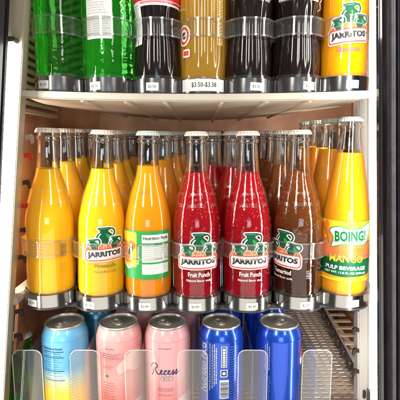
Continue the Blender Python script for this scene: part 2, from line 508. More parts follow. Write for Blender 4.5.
def jars_logo(P, Q, c, s=1.0, tilt=0.0, ink='ink'):
    """Three green jars over oranges and a white banner, as printed on the front of the sodas. c = banner centre in mm."""
    def at(x, y):
        k, q = math.cos(R(tilt)), math.sin(R(tilt))
        return (c[0] + s * (x * k - y * q), c[1] + s * (x * q + y * k))
    jars = [((1.5, 14.5), 23, 25, 0), ((-15, 7.5), 16.5, 16, 6), ((15.5, 8), 17.5, 17, -5)]
    P.poly(xf(rounded(61, 21, 5), at(0, 0), s, tilt), M['white'], .2)
    P.poly(outset(xf([(-24, 9), (24, 9), (20, 20), (-18, 20)], at(0, 0), s, tilt), 1.0), M['white'], .25)
    for i, (jc, w, h, rot) in enumerate(jars):
        L = .4 + .9 * i
        P.stroke(xf(HANDLE, at(*jc), w * s, tilt + rot, h * s), 5.0 * s, M['white'], L)
        P.poly(outset(xf(JAR, at(*jc), w * s, tilt + rot, h * s), 1.4 * s), M['white'], L + .05)
        P.stroke(xf(HANDLE, at(*jc), w * s, tilt + rot, h * s), 2.4 * s, M['dkgreen'], L + .3)
        P.poly(xf(JAR, at(*jc), w * s, tilt + rot, h * s), M['dkgreen'], L + .35)
        P.poly(xf(smooth_pts([(.10, .66), (.34, .5), (.38, .3), (.24, .12), (.2, .34), (.1, .5)], 3, True), at(*jc), w * s, tilt + rot, h * s), M['midgreen'], L + .45)
        P.stroke(xf(smooth_pts([(-.22, .66), (-.36, .5), (-.38, .3)], 4), at(*jc), w * s, tilt + rot, h * s), 1.5 * s, M['white'], L + .55)
        P.stroke(xf([(-.3, .93), (.28, .93)], at(*jc), w * s, tilt + rot, h * s), .9 * s, M['teal'], L + .55)
        if i: P.stroke(xf(smooth_pts([(-.44, .42), (0, .34), (.44, .42)], 4), at(*jc), w * s, tilt + rot, h * s), 2.0 * s, M['teal'], L + .5)
    for ox, oy, ow in ((-23, 8.2, 9), (-2.6, 10.6, 10.5), (4.4, 9.6, 10.5), (24, 8.2, 8)):
        P.poly(xf(ellipse(ow + 1.6, ow + 1.6), at(ox, oy), s, tilt), M['white'], 2.65)
        P.poly(xf(ellipse(ow, ow), at(ox, oy), s, tilt), M['orangeprint'], 2.75 + .02 * (ox > 0))
    P.poly(xf(rounded(58, 18, 4.5), at(0, 0), s, tilt), M['redline'], 3)
    P.poly(xf(rounded(54.5, 14.6, 3.2), at(0, 0), s, tilt), M['white'], 3.3)
    Q.text('JARRITOS', at(0, 0), 50 * s, 10.2 * s, M[ink], tilt, bold=.06, layer=3.7)

# ------------------------------------------------------------------ bottles
def crown_cap(parent, z, mat, ink, r=.0150):
    bm = bmesh.new()
    prof = [(r * 1.05, z - .0062), (r * 1.06, z - .0056), (r * 1.0, z - .0022), (r * .95, z - .0006), (r * .86, z), (r * .4, z + .0003)]
    def crimp(a, zz):
        t = max(0, min(1, (z - zz) / .006))
        return 1 + .045 * t * math.cos(21 * a)
    lathe(bm, prof, 126, True, True, crimp)
    cap = from_bm('cap', bm, mat, parent, smooth=True)
    # printed marks round the top edge of the cap
    P = Print([(r * .975, z - .004), (r * .95, z)], r, 0, .0004)
    rnd = random.Random(5)
    u = -46
    while u < 46:
        w = rnd.uniform(1.2, 2.4)
        P.poly([(u, z * 1000 - 2.9), (u + w, z * 1000 - 2.9), (u + w * .95, z * 1000 - 1.7), (u + .1, z * 1000 - 1.7)], ink, 1)
        u += w + .8
    P.build('cap_print', cap)
    return cap

def dense(pts, n=5):
    out = [(max(.0005, r), z) for z, r in smooth_pts([(z, r) for r, z in pts], n)]
    return out

# profile taken from the photograph: long gentle shoulder, slim neck
SODA = dense([(.0275, .0005), (.0308, .003), (.0326, .009), (.0330, .020), (.0330, .060), (.0330, .092), (.0326, .106), (.0307, .119), (.0278, .1325), (.0244, .146), (.0201, .159), (.0166, .172), (.0147, .187), (.0139, .204), (.0134, .213)], 4)
NECK = [(.0134, .2131), (.0148, .2148), (.0150, .2165), (.0148, .2182), (.0134, .2195), (.0131, .2230), (.0128, .2262)]
JUICE = dense([(.0280, .0005), (.0315, .003), (.0328, .010), (.0328, .085), (.0322, .105), (.0288, .133), (.0242, .161), (.0196, .188), (.0160, .212), (.0150, .222), (.0148, .229)], 4)
JNECK = [(.0148, .2291), (.0157, .2305), (.0158, .2325), (.0148, .234), (.0142, .238), (.0140, .2410)]

def soda_bottle(name, label, liquid, level, glass='glass', group=None, cap='cap', capink='cap_ink', prof=SODA, neck=NECK, emboss=True):
    t = thing(name, label, 'bottle', group=group)
    bm = bmesh.new()
    full = prof + neck
    lathe(bm, full, 56)
    from_bm('glass_body', bm, M[glass], t, smooth=True)
    # the empty neck: a real wall of glass with thickness
    bm = bmesh.new()
    outer = [(r - .0002, z) for r, z in full if z > level - .002]
    inner = [(max(.002, r - .0030), z) for r, z in reversed(full) if z > level - .002]
    rr = lathe(bm, outer + inner, 48, False, False)
    for i in range(48):
        k = (i + 1) % 48; bm.faces.new((rr[-1][i], rr[-1][k], rr[0][k], rr[0][i]))
    from_bm('neck_wall', bm, M['solid_glass'], t, smooth=True)
    bm = bmesh.new()
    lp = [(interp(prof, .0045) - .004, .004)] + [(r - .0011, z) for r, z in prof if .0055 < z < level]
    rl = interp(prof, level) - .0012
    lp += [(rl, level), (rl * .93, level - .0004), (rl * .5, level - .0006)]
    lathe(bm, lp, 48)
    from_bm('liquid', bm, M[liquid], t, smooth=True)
    top = full[-1][1]
    crown_cap(t, top + .0035, M[cap], M[capink])
    if emboss:
        E = Print(full, .030, 0, .0003)
        for k in range(5):
            E.text('JARRITOS', (-70 + 35 * k, 131), 27, 6.5, M['emboss'], bold=.01, layer=1)
            E.text('JARRITOS', (-70 + 35 * k, 146), 22, 4.5, M['emboss'], bold=.01, layer=1)
        E.build('embossed_lettering', t)
    return t

def beads(t, prof, n, zlo, zhi, seed):
    rnd = random.Random(seed); bm = bmesh.new()
    ico = bmesh.new(); bmesh.ops.create_icosphere(ico, subdivisions=2, radius=1)
    base = [v.co.copy() for v in ico.verts]; fcs = [[v.index for v in f.verts] for f in ico.faces]; ico.free()
    for _ in range(n):
        z = rnd.uniform(zlo, zhi); a = rnd.uniform(-1.7, 1.7)
        r = interp(prof, z); sz = .0003 + .0008 * rnd.random() ** 2.5
        c = Vector((r * math.sin(a), -r * math.cos(a), z)); nrm = Vector((math.sin(a), -math.cos(a), .15)).normalized()
        q = nrm.to_track_quat('Z', 'Y').to_matrix()
        st = 1 + rnd.random() * .5
        vs_ = [bm.verts.new(c + q @ Vector((v.x * sz, v.y * sz * st, v.z * sz * .55))) for v in base]
        for f in fcs: bm.faces.new([vs_[i] for i in f])
    o = from_bm('condensation', bm, M['water'], t, smooth=True); o['kind'] = 'stuff'
    return o

def logo_label(t, prof, c, flavour, sub, s=1.0, tilt=0.0, turn=0.0, fl_mat='white', ink='ink', fw=30, sub_w=34):
    P = Print(prof, .033, turn); Q = Print(prof, .033, turn)
    jars_logo(P, Q, c, s, tilt, ink)
    Q.text(flavour, (c[0] + 1, c[1] - 17 * s), fw, 6.4, M[fl_mat], tilt * .5, bold=.025, layer=2)
    if sub: Q.text(sub, (c[0] + 1, c[1] - 25 * s), sub_w, 3.4, M[fl_mat], tilt * .5, bold=.012, layer=2)
    lab = P.build('front_label', t)
    Q.build('lettering', lab)

LANE_X = [-.2120, -.1410, -.0735, -.0043, .0673, .1390, .2025]
LEAN = [1.3, 2.2, .7, -.2, -.6, -1.0, .6]
def sag(x): return .0045 * (x / .21) ** 2 - .0045
MID_Z = 1.002
def mid(i, y=0.0, dx=0.0): return (LANE_X[i] + dx, y, MID_Z + sag(LANE_X[i]) + y * .03)

SIDE = 'bottles in the middle row of the cooler'
# front row -------------------------------------------------------------------------------
b1 = soda_bottle('soda_bottle', 'bright yellow soda bottle showing its plain side, at the left end of the middle row', 'yellow', .176, group=SIDE)
P = Print(SODA, .033, 0)
P.lines(-14, 10, 62, 84, 6, M['faint'], .7, 11)
P.barcode(24, 33, 58, 76, M['olive'], False)
P.lines(24, 33, 38, 48, 5, M['olive'], .6, 12)
P.build('side_print', b1)
b1.location = mid(0); b1.rotation_euler = (0, R(LEAN[0]), 0)

b2 = soda_bottle('soda_bottle', 'yellow soda bottle with green jars logo and the word Pineapple on the front', 'yellow', .178, group=SIDE)
logo_label(b2, SODA, (3, 65), 'Pineapple', 'Natural flavor soda', .93, 4, 15, 'olive', fw=29, sub_w=30)
b2.location = mid(1); b2.rotation_euler = (0, R(LEAN[1]), 0)

b3 = soda_bottle('soda_bottle', 'deep orange soda bottle turned to its green and white nutrition label', 'orange', .184, group=SIDE, cap='cap_grey', capink='cap_green', emboss=False)
P = Print(SODA, .033, 0); Q = Print(SODA, .033, 0)
P.poly(xf(rounded(80, 66, 2), (-2, 65)), M['midgreen'], 0)
P.poly(xf(rounded(30, 48, 3), (-27, 72)), M['yellowprint'], .5)
for ox, oy, w in ((-28, 62, 19), (-20, 78, 13), (-34, 76, 15)):
    P.poly(xf(ellipse(w, w), (ox, oy)), M['orangeprint'], 1)
P.poly(xf(smooth_pts([(-8, 0), (0, 4), (8, 1), (0, -3)], 4, True), (-22, 70), 1, 50), M['dkgreen'], 1.5)
P.stroke(smooth_pts([(-34, 50), (-26, 46), (-17, 52)], 5), 3, M['white'], 1.5)
P.poly(xf(rounded(39, 54, 1), (15, 66)), M['white'], 1)
for y, h in ((79, 3.0), (53, 2.6)):
    P.poly([(-4.4, y), (34.4, y), (34.4, y + h), (-4.4, y + h)], M['midgreen'], 1.6)
Q.text('Nutrition Facts', (15, 88.5), 35, 4.6, M['ink'], bold=.03, layer=2)
Q.lines(-2, 32, 83.5, 85, 2, M['grey_ink'], .5, 5, 2)
Q.lines(-2, 32, 57, 77, 9, M['grey_ink'], .55, 6, 2)
Q.lines(-2, 32, 41, 51, 6, M['grey_ink'], .55, 7, 2)
Q.text('Nutrition', (-10, 66), 26, 3, M['white'], 90, bold=.02, layer=2)
lab = P.build('side_label', b3); Q.build('lettering', lab)
E = Print(SODA, .030, 0); E.text('JARRITOS', (-4, 148), 18, 5, M['olive'], bold=.0, layer=1); E.build('shoulder_print', b3)
b3.location = mid(2); b3.rotation_euler = (0, R(LEAN[2]), 0)

b4 = soda_bottle('soda_bottle', 'red punch bottle standing next to the orange bottle with the nutrition label', 'red', .175, 'wet_glass', group=SIDE)
logo_label(b4, SODA, (1, 56), 'Fruit Punch', 'Natural flavor soda', 1.0, 0, 2, 'white')
beads(b4, SODA, 380, .05, .175, 1)
b4.location = mid(3); b4.rotation_euler = (0, R(LEAN[3]), 0)
b5 = dup(b4, 'red punch bottle standing next to the brown bottle, logo facing straight out', mid(4), (0, R(LEAN[4]), R(-4)), SIDE)

b6 = soda_bottle('soda_bottle', 'brown tamarind soda bottle with its jars logo turned to the left', 'brown', .175, 'wet_glass', group=SIDE)
logo_label(b6, SODA, (0, 56), 'Tamarind', 'Natural flavor soda', 1.0, -3, -56, 'white')
P = Print(SODA, .033, 0); P.lines(4, 10, 32, 42, 5, M['white'], .7, 31); P.build('side_print', b6)
beads(b6, SODA, 420, .04, .175, 2)
b6.location = mid(5); b6.rotation_euler = (0, R(LEAN[5]), 0)

b7 = soda_bottle('juice_bottle', 'mango juice bottle with wavy white banner label, at the right end of the middle row', 'mango', .197, group=SIDE, cap='cap_grey', capink='cap_green', prof=JUICE, neck=JNECK, emboss=False)
P = Print(JUICE, .0328, -20); Q = Print(JUICE, .0328, -20); P.dv = Q.dv = 10.0
P.poly(xf(rounded(92, 82, 2), (2, 56)), M['orangeprint'] if False else M['yellowprint'], 0)
P.poly([(-46, 18), (48, 18), (48, 30), (-46, 30)], pbr('label_orange', (.93, .30, .012), .4), .3)
P.poly(smooth_pts([(-44, 46), (-20, 50), (10, 46), (48, 42), (48, 62), (20, 68), (-10, 66), (-44, 72)], 5, True), M['orangeprint'], .5)
for x, y, w, h, r in ((-30, 84, 13, 26, -20), (-20, 76, 11, 22, -8), (30, 74, 14, 22, 30), (22, 66, 14, 14, 0)):
    P.poly(xf(ellipse(w, h), (x, y), 1, r), M['orangeprint'], .8 + .01 * r)
P.stroke(smooth_pts([(-36, 92), (-27, 80), (-21, 66)], 5), 2.2, M['olive'], 1.4)
ban = smooth_pts([(-20, 84), (-8, 89), (6, 86), (20, 88), (36, 94), (34, 78), (30, 68), (14, 66), (-2, 67), (-16, 62), (-14, 74)], 4, True)
P.poly(outset(ban, 1.5), M['midgreen'], 1.5); P.poly(ban, M['white'], 2)
Q.text('BOING!', (8, 77.5), 42, 15, M['midgreen'], 3, bold=.05, layer=2.6)
Q.text('BOING!', (8, 77.5), 41, 13, M['dkgreen'], 3, bold=.0, layer=3.0)
P.poly([(-46, 47), (0, 44), (48, 47), (48, 24), (0, 21), (-46, 24)], M['dkgreen'], 1.5)
Q.text('MANGO', (4, 45.6), 47, 11.4, M['dkgreen'], bold=.06, layer=2.2)
Q.text('MANGO', (4, 46.4), 45, 10, M['yellowprint'], bold=.02, layer=2.6)
Q.text('PULP BEVERAGE', (4, 33.6), 56, 5.4, M['white'], bold=.03, layer=2.2)
Q.text('NET WT. 11.8 FL OZ (350 mL)', (4, 26.6), 58, 3.8, M['white'], bold=.025, layer=2.2)
P.lines(10, 34, 57, 60, 2, M['dkgreen'], .9, 77, 1.9)
lab = P.build('front_label', b7); Q.build('lettering', lab)
b7.location = mid(6); b7.rotation_euler = (0, R(LEAN[6]), 0)

# bottles behind the front row --------------------------------------------------------------
def plain(proto_args, label, loc, rot=0, group='bottles queued behind the middle front row'):
    key = proto_args
    if key not in plain.store:
        liq, lev, gl, juice = key
        t = soda_bottle('juice_bottle' if juice else 'soda_bottle', label, liq, lev, gl, group, 'cap_grey' if (juice or liq == 'orange') else 'cap',
                        'cap_green' if (juice or liq == 'orange') else 'cap_ink', JUICE if juice else SODA, JNECK if juice else NECK, emboss=not juice)
        t.location = loc; t.rotation_euler = (0, R(rot), 0)
        plain.store[key] = t
        return t
    return dup(plain.store[key], label, loc, (0, R(rot), random.uniform(0, 6)), group)
plain.store = {}
Yq, Oq, Rq, Bq, Mq = ('yellow', .180, 'glass', False), ('orange', .186, 'glass', False), ('red', .176, 'wet_glass', False), ('brown', .178, 'wet_glass', False), ('mango', .199, 'glass', True)
B2, B3 = .076, .152
plain(Yq, 'yellow soda bottle second in line behind the left end bottle', mid(0, B2), .6)
plain(Yq, 'yellow soda bottle third in line behind the left end bottle', mid(0, B3), .5)
plain(Yq, 'yellow soda bottle second in line behind the Pineapple bottle', mid(1, B2, .004), 1.2)
plain(Yq, 'yellow soda bottle third in line behind the Pineapple bottle', mid(1, B3, .006), 1)
plain(Oq, 'orange soda bottle second in line behind the nutrition label bottle', mid(2, B2, .014), .6)
plain(Oq, 'orange soda bottle third in line behind the nutrition label bottle', mid(2, B3, .024), .4)
plain(Oq, 'orange soda bottle fourth in line behind the nutrition label bottle', mid(2, .230, .036), .3)
plain(Rq, 'red bottle half hidden, second behind the left red punch bottle', mid(3, B2 + .02, .024), 0)
plain(Rq, 'red bottle peeking out to the left behind the red punch bottle beside the brown one', mid(4, B2, -.016), 0)
plain(Rq, 'red bottle deepest in the lane of the red punch bottle beside the brown one', mid(4, B3, -.012), 0)
plain(Bq, 'brown bottle second in line behind the tamarind bottle', mid(5, B2, -.010), -.4)
plain(Bq, 'brown bottle third in line behind the tamarind bottle', mid(5, B3, -.012), -.4)
plain(Yq, 'yellow soda bottle fourth in line behind the left end bottle', mid(0, .228), .4)
plain(Yq, 'yellow soda bottle fourth in line behind the Pineapple bottle', mid(1, .228, .008), .8)
plain(Rq, 'red bottle deepest in the lane of the left red punch bottle', mid(3, .205, .030), 0)
plain(Bq, 'brown bottle fourth in line behind the tamarind bottle', mid(5, .228, -.014), -.4)
plain(Mq, 'mango juice bottle fourth in line behind the banner label bottle', mid(6, .228, .004), 0)
plain(Mq, 'mango juice bottle second in line behind the banner label bottle', mid(6, B2, .0), 0)
plain(Mq, 'mango juice bottle third in line behind the banner label bottle', mid(6, B3, .002), 0)

# ------------------------------------------------------------------ top row bottles (only their lower halves are in frame)
TOP_X = [-.1850, -.1200, -.0560, .0040, .0640, .1275, .1895]
TOP_Z = 1.2900
def top(i, y=0.0, dx=0.0): return (TOP_X[i] + dx, y, TOP_Z + sag(TOP_X[i]) * .9 + y * .02)
CONTOUR = dense([(.0262, .0005), (.0285, .003), (.0297, .010), (.0300, .030), (.0284, .050), (.0266, .066), (.0276, .084), (.0300, .105), (.0298, .130), (.0262, .158), (.0205, .182), (.0158, .205), (.0138, .222)], 4)
CNECK = [(.0138, .2225), (.0150, .2245), (.0150, .227), (.0138, .229), (.0131, .233), (.0128, .2365)]
STRAIGHT = dense([(.0265, .0005), (.0290, .003), (.0304, .010), (.0305, .050), (.0305, .105), (.0298, .130), (.0258, .160), (.0200, .186), (.0155, .210), (.0140, .224)], 4)
SNECK = [(.0140, .2245), (.0152, .2262), (.0152, .2285), (.0140, .230), (.0132, .234), (.0128, .2375)]
def flutes(n, amp, lo, hi):
    def f(a, z):
        w = max(0, min(1, (z - lo) / .012)) * max(0, min(1, (hi - z) / .012))
        return 1 + amp * w * (abs(math.cos(n * a / 2)) - .6)
    return f
def top_bottle(label, mat, prof, neck, mod=None, group='bottles on the top shelf', glass=False, name='soda_bottle', shell_only=False):
    t = thing(name, label, 'bottle', group=group)
    bm = bmesh.new()
    lathe(bm, [(r - (.0009 if glass else 0), z) for r, z in prof] + ([] if glass else neck), 120 if mod else 56, mod=mod)
    from_bm('liquid' if glass else 'filled_body', bm, M[mat], t, smooth=True)
    if glass:
        bm = bmesh.new(); lathe(bm, prof + neck, 120 if mod else 56, mod=mod)
        from_bm('glass_body', bm, M['glass'], t, smooth=True)
    crown_cap(t, neck[-1][1] + .0035, M['cap'], M['cap_ink'])
    return t

g1 = top_bottle('green glass soda bottle with no label in sight, far left of the top shelf', 'green', STRAIGHT, SNECK, None)
g1.location = top(0)
g2 = copy_tree(g1); g2['label'] = 'green glass soda bottle with a white paper text label'
g2.location = top(1)
P = Print(STRAIGHT, .0305, -7); Q = Print(STRAIGHT, .0305, -7)
P.poly(xf(rounded(36, 58, 2), (-3, 82)), M['paper'], 0)
P.stroke([(-20.5, 80), (14.5, 79)], .5, M['grey_ink'], .8)
Q.lines(-18, 12, 84, 108, 9, M['grey_ink'], .9, 41, 1)
Q.lines(-10, 12, 57, 76, 8, M['grey_ink'], .7, 42, 1); Q.lines(-18, -11, 57, 76, 8, M['redline'], .6, 43, 1)
lab = P.build('paper_label', g2); Q.build('lettering', lab)
P = Print(STRAIGHT, .0305, 0)
P.stroke(smooth_pts([(22, 78), (27, 82), (23, 88), (27, 92), (22, 97), (27, 103), (23, 108), (27, 116)], 5), 1.2, M['white'], 0)
P.build('script_print', g2)

c3 = top_bottle('dark cola bottle with a red label edge and white side label', 'cola', CONTOUR, CNECK, flutes(14, .045, .012, .100))
P = Print(CONTOUR, .0295, 0); Q = Print(CONTOUR, .0295, 0)
P.poly([(-46, 94), (46, 94), (46, 132), (-46, 132)], M['white'], 0)
P.poly([(-46, 96.5), (46, 96.5), (46, 129.5), (-46, 129.5)], M['labelred'], 1)
P.stroke([(-46, 99.5), (46, 99.5)], .8, M['white'], 2)
P.lines(-30, 30, 97.2, 98.4, 2, M['white'], .6, 3, 2)
Q.poly(xf(rounded(17, 52, 1.5), (-28, 74), 1, 2), M['paper'], 2)
Q.lines(-34, -22, 52, 96, 15, M['grey_ink'], .8, 44, 3)
lab = P.build('front_label', c3); Q.build('side_label', lab)
c3.location = top(2)

f4 = top_bottle('golden orange fluted soda bottle above the wide white price strip', 'gold', dense([(.0265, .0005), (.0290, .003), (.0303, .010), (.0304, .050), (.0304, .105), (.0298, .130), (.0258, .160), (.0200, .186), (.0155, .210), (.0140, .224)], 4), SNECK, flutes(16, .05, .020, .12), glass=True)
P = Print(STRAIGHT, .0305, -52); Q = Print(STRAIGHT, .0305, 0)
P.poly(xf(ellipse(22, 26), (0, 60)), M['white'], 2); P.poly(xf(ellipse(18, 22), (0, 60)), M['redline'], 3); P.poly(xf(ellipse(12, 15), (0, 60)), M['white'], 4)
P.poly(xf(ellipse(7, 4), (0, 62), 1, 20), M['ink'], 5); P.poly(xf(ellipse(5, 3), (1, 57), 1, -10), M['ink'], 5.2)
P.poly(xf(rounded(12, 10, 2), (4, 38)), M['white'], 2); P.poly(xf(rounded(9, 6, 1), (4, 38)), M['redline'], 3)
lab = P.build('side_logo', f4)
Q.lines(0, 44, 0, 9, 4, M['faint'], .9, 9, 3)
for v in Q.bm.verts: pass
Q.bm.free()
Q = Print(STRAIGHT, .0305, 44)
rnd = random.Random(4)
for k in range(4):
    x = -5 + 2.6 * k; y = 48
    while y < 104:
        h = rnd.uniform(1.5, 4); Q.poly([(x, y), (x + 1.2, y), (x + 1.2, y + h), (x, y + h)], M['faint'], 2); y += h + .9
Q.build('side_print', f4)
f4.location = top(3)

c5 = top_bottle('dark cola bottle with a row of white letters, right of the golden bottle', 'cola', CONTOUR, CNECK, flutes(14, .045, .012, .100))
P = Print(CONTOUR, .0295, 0)
P.lines(-26, 2, 104, 108, 2, M['white'], 2.0, 51, 1); P.lines(6, 34, 101, 113, 5, M['white'], 1.5, 52, 1)
P.build('front_print', c5); c5.location = top(4)
c6 = copy_tree(c5)
for ch in list(c6.children):
    if ch.name.startswith('front_print'): bpy.data.objects.remove(ch)
c6['label'] = 'dark cola bottle with a white text label, beside the mandarin bottle'
P = Print(CONTOUR, .0295, 0)
P.poly([(-34, 101), (22, 98), (22, 124), (-34, 126)], M['paper'], 0); P.lines(-32, 20, 100, 122, 8, M['grey_ink'], 1.0, 53, 1)
P.stroke(smooth_pts([(24, 88), (30, 92), (26, 98), (31, 104), (27, 112)], 5), 1.2, M['white'], 1)
P.build('paper_label', c6)
c6.location = top(5)

m7 = top_bottle('orange yellow mandarin bottle with jars logo, at the right end of the top shelf', 'mandarin', STRAIGHT, SNECK, None, glass=True)
logo_label(m7, STRAIGHT, (0, 55), 'Mandarin', None, .95, 4, -8, 'pinkink', fw=30)
m7.location = top(6)
QT = 'bottles queued behind the top shelf front row'
dup(g1, 'green bottle behind the unlabelled green bottle', top(0, .072, .01), (0, 0, 1), QT)
dup(g1, 'green bottle behind the green bottle with the white label', top(1, .072, .008), (0, 0, 2), QT)
ck = top_bottle('dark cola bottle behind the cola with the red label edge', 'cola', CONTOUR, CNECK, flutes(14, .045, .012, .100), QT); ck.location = top(2, .072, .004)
gk = top_bottle('golden soda bottle behind the golden fluted bottle', 'gold', STRAIGHT, SNECK, flutes(16, .05, .020, .12), QT, glass=True); gk.location = top(3, .072)
dup(ck, 'dark cola bottle behind the cola with the row of letters', top(4, .072, -.004), (0, 0, 1), QT)
dup(ck, 'dark cola bottle behind the cola with the white text label', top(5, .072, -.006), (0, 0, 2), QT)
mk = top_bottle('orange yellow bottle behind the mandarin bottle', 'mandarin', STRAIGHT, SNECK, None, QT, glass=True); mk.location = top(6, .072, -.008)

# ------------------------------------------------------------------ bottle holders: metal base band, clear hoop, price tag
def holder(label, r, group, hoop_z=(.060, .080), tag_u=-9, wide=None):
    t = thing('bottle_holder', label, 'bottle holder', group=group)
    bm = bmesh.new(); arc_band(bm, r + .0005, r + .0022, -.011, .006, R(-100), R(100), 36)
    bb = from_bm('base_band', bm, M['chrome'], t, smooth=True)
    bm = bmesh.new(); arc_band(bm, r - .004, r + .0026, -.0140, -.0112, R(-104), R(104), 36)
    from_bm('bottom_rim', bm, M['dark_plastic'], t, smooth=True)
    bm = bmesh.new(); arc_band(bm, r + .0002, r + .0014, .0062, .0098, R(-100), R(100), 36)
    from_bm('clear_lip', bm, M['hoop'], t, smooth=True)
    bm = bmesh.new(); lathe(bm, [(r + .0002, -.0108), (r + .0002, -.0008), (r * .9, -.0004)], 40)
    from_bm('tray_disc', bm, M['dark_plastic'], t, smooth=True)
    bm = bmesh.new(); arc_band(bm, r + .0006, r + .0024, hoop_z[0], hoop_z[1], R(-98), R(98), 36)
    hp = from_bm('hoop', bm, M['hoop'], t, smooth=True)
    for zz in hoop_z:                                                      # thickened edges of the hoop
        bm = bmesh.new(); arc_band(bm, r + .0004, r + .0031, zz - .0009, zz + .0009, R(-98), R(98), 36)
        from_bm('hoop_edge', bm, M['hoop_edge'], hp, smooth=True)
    for s in (-1, 1):
        bm = bmesh.new()
        pts = smooth_pts([(.004, hoop_z[1]), (.026, hoop_z[1] - .004), (.034, .045), (.032, .02), (.040, -.002)], 5)
        q = [(.004, hoop_z[0]), (.018, hoop_z[0] - .004), (.022, .040), (.018, .018), (.014, -.002)]
        q = smooth_pts(q, 5)
        x0, x1 = s * (r + .0004), s * (r + .0017)
        cols = [[bm.verts.new(c) for c in ((x0, a[0], a[1]), (x1, a[0], a[1]), (x1, b[0], b[1]), (x0, b[0], b[1]))] for a, b in zip(pts, q)]
        for A, B in zip(cols, cols[1:]):
            for k in range(4): bm.faces.new((A[k], B[k], B[(k + 1) % 4], A[(k + 1) % 4]))
        bm.faces.new(cols[0]); bm.faces.new(cols[-1])
        from_bm('side_arm', bm, M['acrylic'], t, smooth=True)
    prof = [(r + .0022, -.011), (r + .0022, .008)]
    P = Print(prof, r + .0022, 0, .0004)
    if wide:
        P.poly([(-30, -9.6), (30, -9.6), (30, 5.2), (-30, 5.2)], M['paper'], 1)
        tg = P.build('price_tag', t)
        Q = Print(prof, r + .0022, 0, .0004)
        Q.text('$3.50-$3.38', (1, -2.2), 32, 6.6, M['ink'], bold=.01, layer=3)
        Q.build('lettering', tg)
    else:
        tag_rot = random.uniform(-3, 3)
        P.poly(xf(rounded(16, 10, .8), (tag_u, -4.5), 1, tag_rot), M['paper'], 1)
        tg = P.build('price_tag', t)
        Q = Print(prof, r + .0022, 0, .0004)
        Q.text('$2.50', (tag_u, -4.6), 10, 3.5, M['ink'], tag_rot, bold=.0, layer=3)
        Q.build('tag_print', tg)
    return t
HG = 'bottle holders along the middle shelf'
mid_names = ['the left end yellow bottle', 'the Pineapple bottle', 'the orange bottle with the nutrition label', 'the red punch bottle next to the orange one',
             'the red punch bottle next to the brown one', 'the brown tamarind bottle', 'the mango juice bottle']
tag_us = [-16, -9, -1, -2, 3, 4, 4]
for i in range(7):
    h = holder('metal base holder with clear hoop round ' + mid_names[i], .0336, HG, tag_u=tag_us[i])
    h.location = mid(i)
TG = 'bottle holders along the top shelf'
top_names = ['the unlabelled green bottle', 'the green bottle with the white label', 'the cola bottle with the red label edge', None,
             'the cola bottle with the row of white letters', 'the cola bottle with the white text label', 'the mandarin bottle']
ttag = [-13, -13, -4, 0, 7, 10, 2]
for i in range(7):
    h = holder('bottle holder with the wide white price strip under the golden bottle' if i == 3 else 'metal base holder with clear hoop round ' + top_names[i],
               .0310, TG, (.058, .078), ttag[i], wide=(i == 3))
    h.location = top(i)

# ------------------------------------------------------------------ cans
CAN = dense([(.0235, .0005), (.0262, .002), (.0300, .010), (.0324, .018), (.0330, .026), (.0330, .130), (.0328, .137), (.0306, .146), (.0279, .152), (.0272, .1535)], 4)
def can(label, mat, group, dark_lid=False, turn=0):
    t = thing('drink_can', label, 'can', group=group)
    bm = bmesh.new(); lathe(bm, CAN, 56); from_bm('can_body', bm, mat, t, smooth=True)
    bm = bmesh.new()
    lid = [(.0272, .1536), (.0280, .1548), (.0282, .1562), (.0276, .1573), (.0266, .1570), (.0258, .1556), (.0252, .1522), (.0240, .1512), (.0228, .1520), (.0214, .1528), (.010, .1529)]
    lathe(bm, lid, 56); ld = from_bm('lid', bm, M['alu'], t, smooth=True)
    # score line of the opening and the pull tab
    bm = bmesh.new()
    op = xf(ellipse(.019, .013, 24), (0, -.0105)); op2 = xf(ellipse(.0172, .0112, 24), (0, -.0105))
    A = [bm.verts.new((x, y, .1533)) for x, y in op]; B = [bm.verts.new((x, y, .1533)) for x, y in op2]
    for i in range(24):
        j = (i + 1) % 24; bm.faces.new((A[i], A[j], B[j], B[i]))
    from_bm('opening', bm, M['alu_dark'], ld)
    bm = bmesh.new()
    out = smooth_pts([(-.005, -.004), (0, -.0065), (.005, -.004), (.0064, .004), (.0062, .012), (0, .0155), (-.0062, .012), (-.0064, .004)], 4, True)
    hole = [(x * .58, .0085 + (y) * .0) for x, y in out]
    hole = xf(ellipse(.0072, .0066, len(out)), (0, .0088))
    # matching start angle for the bridge between outline and finger hole
    hole.sort(key=lambda p: math.atan2(p[1] - .0088, p[0]))
    out.sort(key=lambda p: math.atan2(p[1] - .0060, p[0]))
    for zlo, zhi in ((.1536, .1549),):
        n = len(out)
        o0 = [bm.verts.new((x, y, zlo + .0006 * (y > .006))) for x, y in out]; o1 = [bm.verts.new((x, y, zhi + .0006 * (y > .006))) for x, y in out]
        h0 = [bm.verts.new((x, y, zlo)) for x, y in hole]; h1 = [bm.verts.new((x, y, zhi)) for x, y in hole]
        for i in range(n):
            j = (i + 1) % n
            for q in ((o0[i], o0[j], o1[j], o1[i]), (o1[i], o1[j], h1[j], h1[i]), (h1[i], h1[j], h0[j], h0[i]), (h0[i], h0[j], o0[j], o0[i])):
                bm.faces.new(q)
    tb = from_bm('pull_tab', bm, M['alu'], ld, smooth=True)
    bm = bmesh.new(); lathe(bm, [(.0022, .1530), (.0022, .1552), (.0012, .1556)], 16)
    from_bm('rivet', bm, M['alu'], ld, smooth=True)
    ld.rotation_euler = (0, 0, R(turn))
    return t
CG = 'cans along the front of the bottom shelf'
CAN_X = [-.1975, -.1185, -.0475, .0310, .1155]
CAN_Y = .004
CAN_Z = .7985
k1 = can('pale blue can fading to yellow with nutrition print, nearest the left wall', M['cansky'], CG, turn=150)
P = Print(CAN, .033, -14)
P.text('Nutrition Facts', (0, 130), 28, 3.2, M['navy'], bold=.02, layer=1)
for y in (125.5, 117, 97, 83): P.stroke([(-15, y), (16, y)], 1.0, M['navy'], 1)
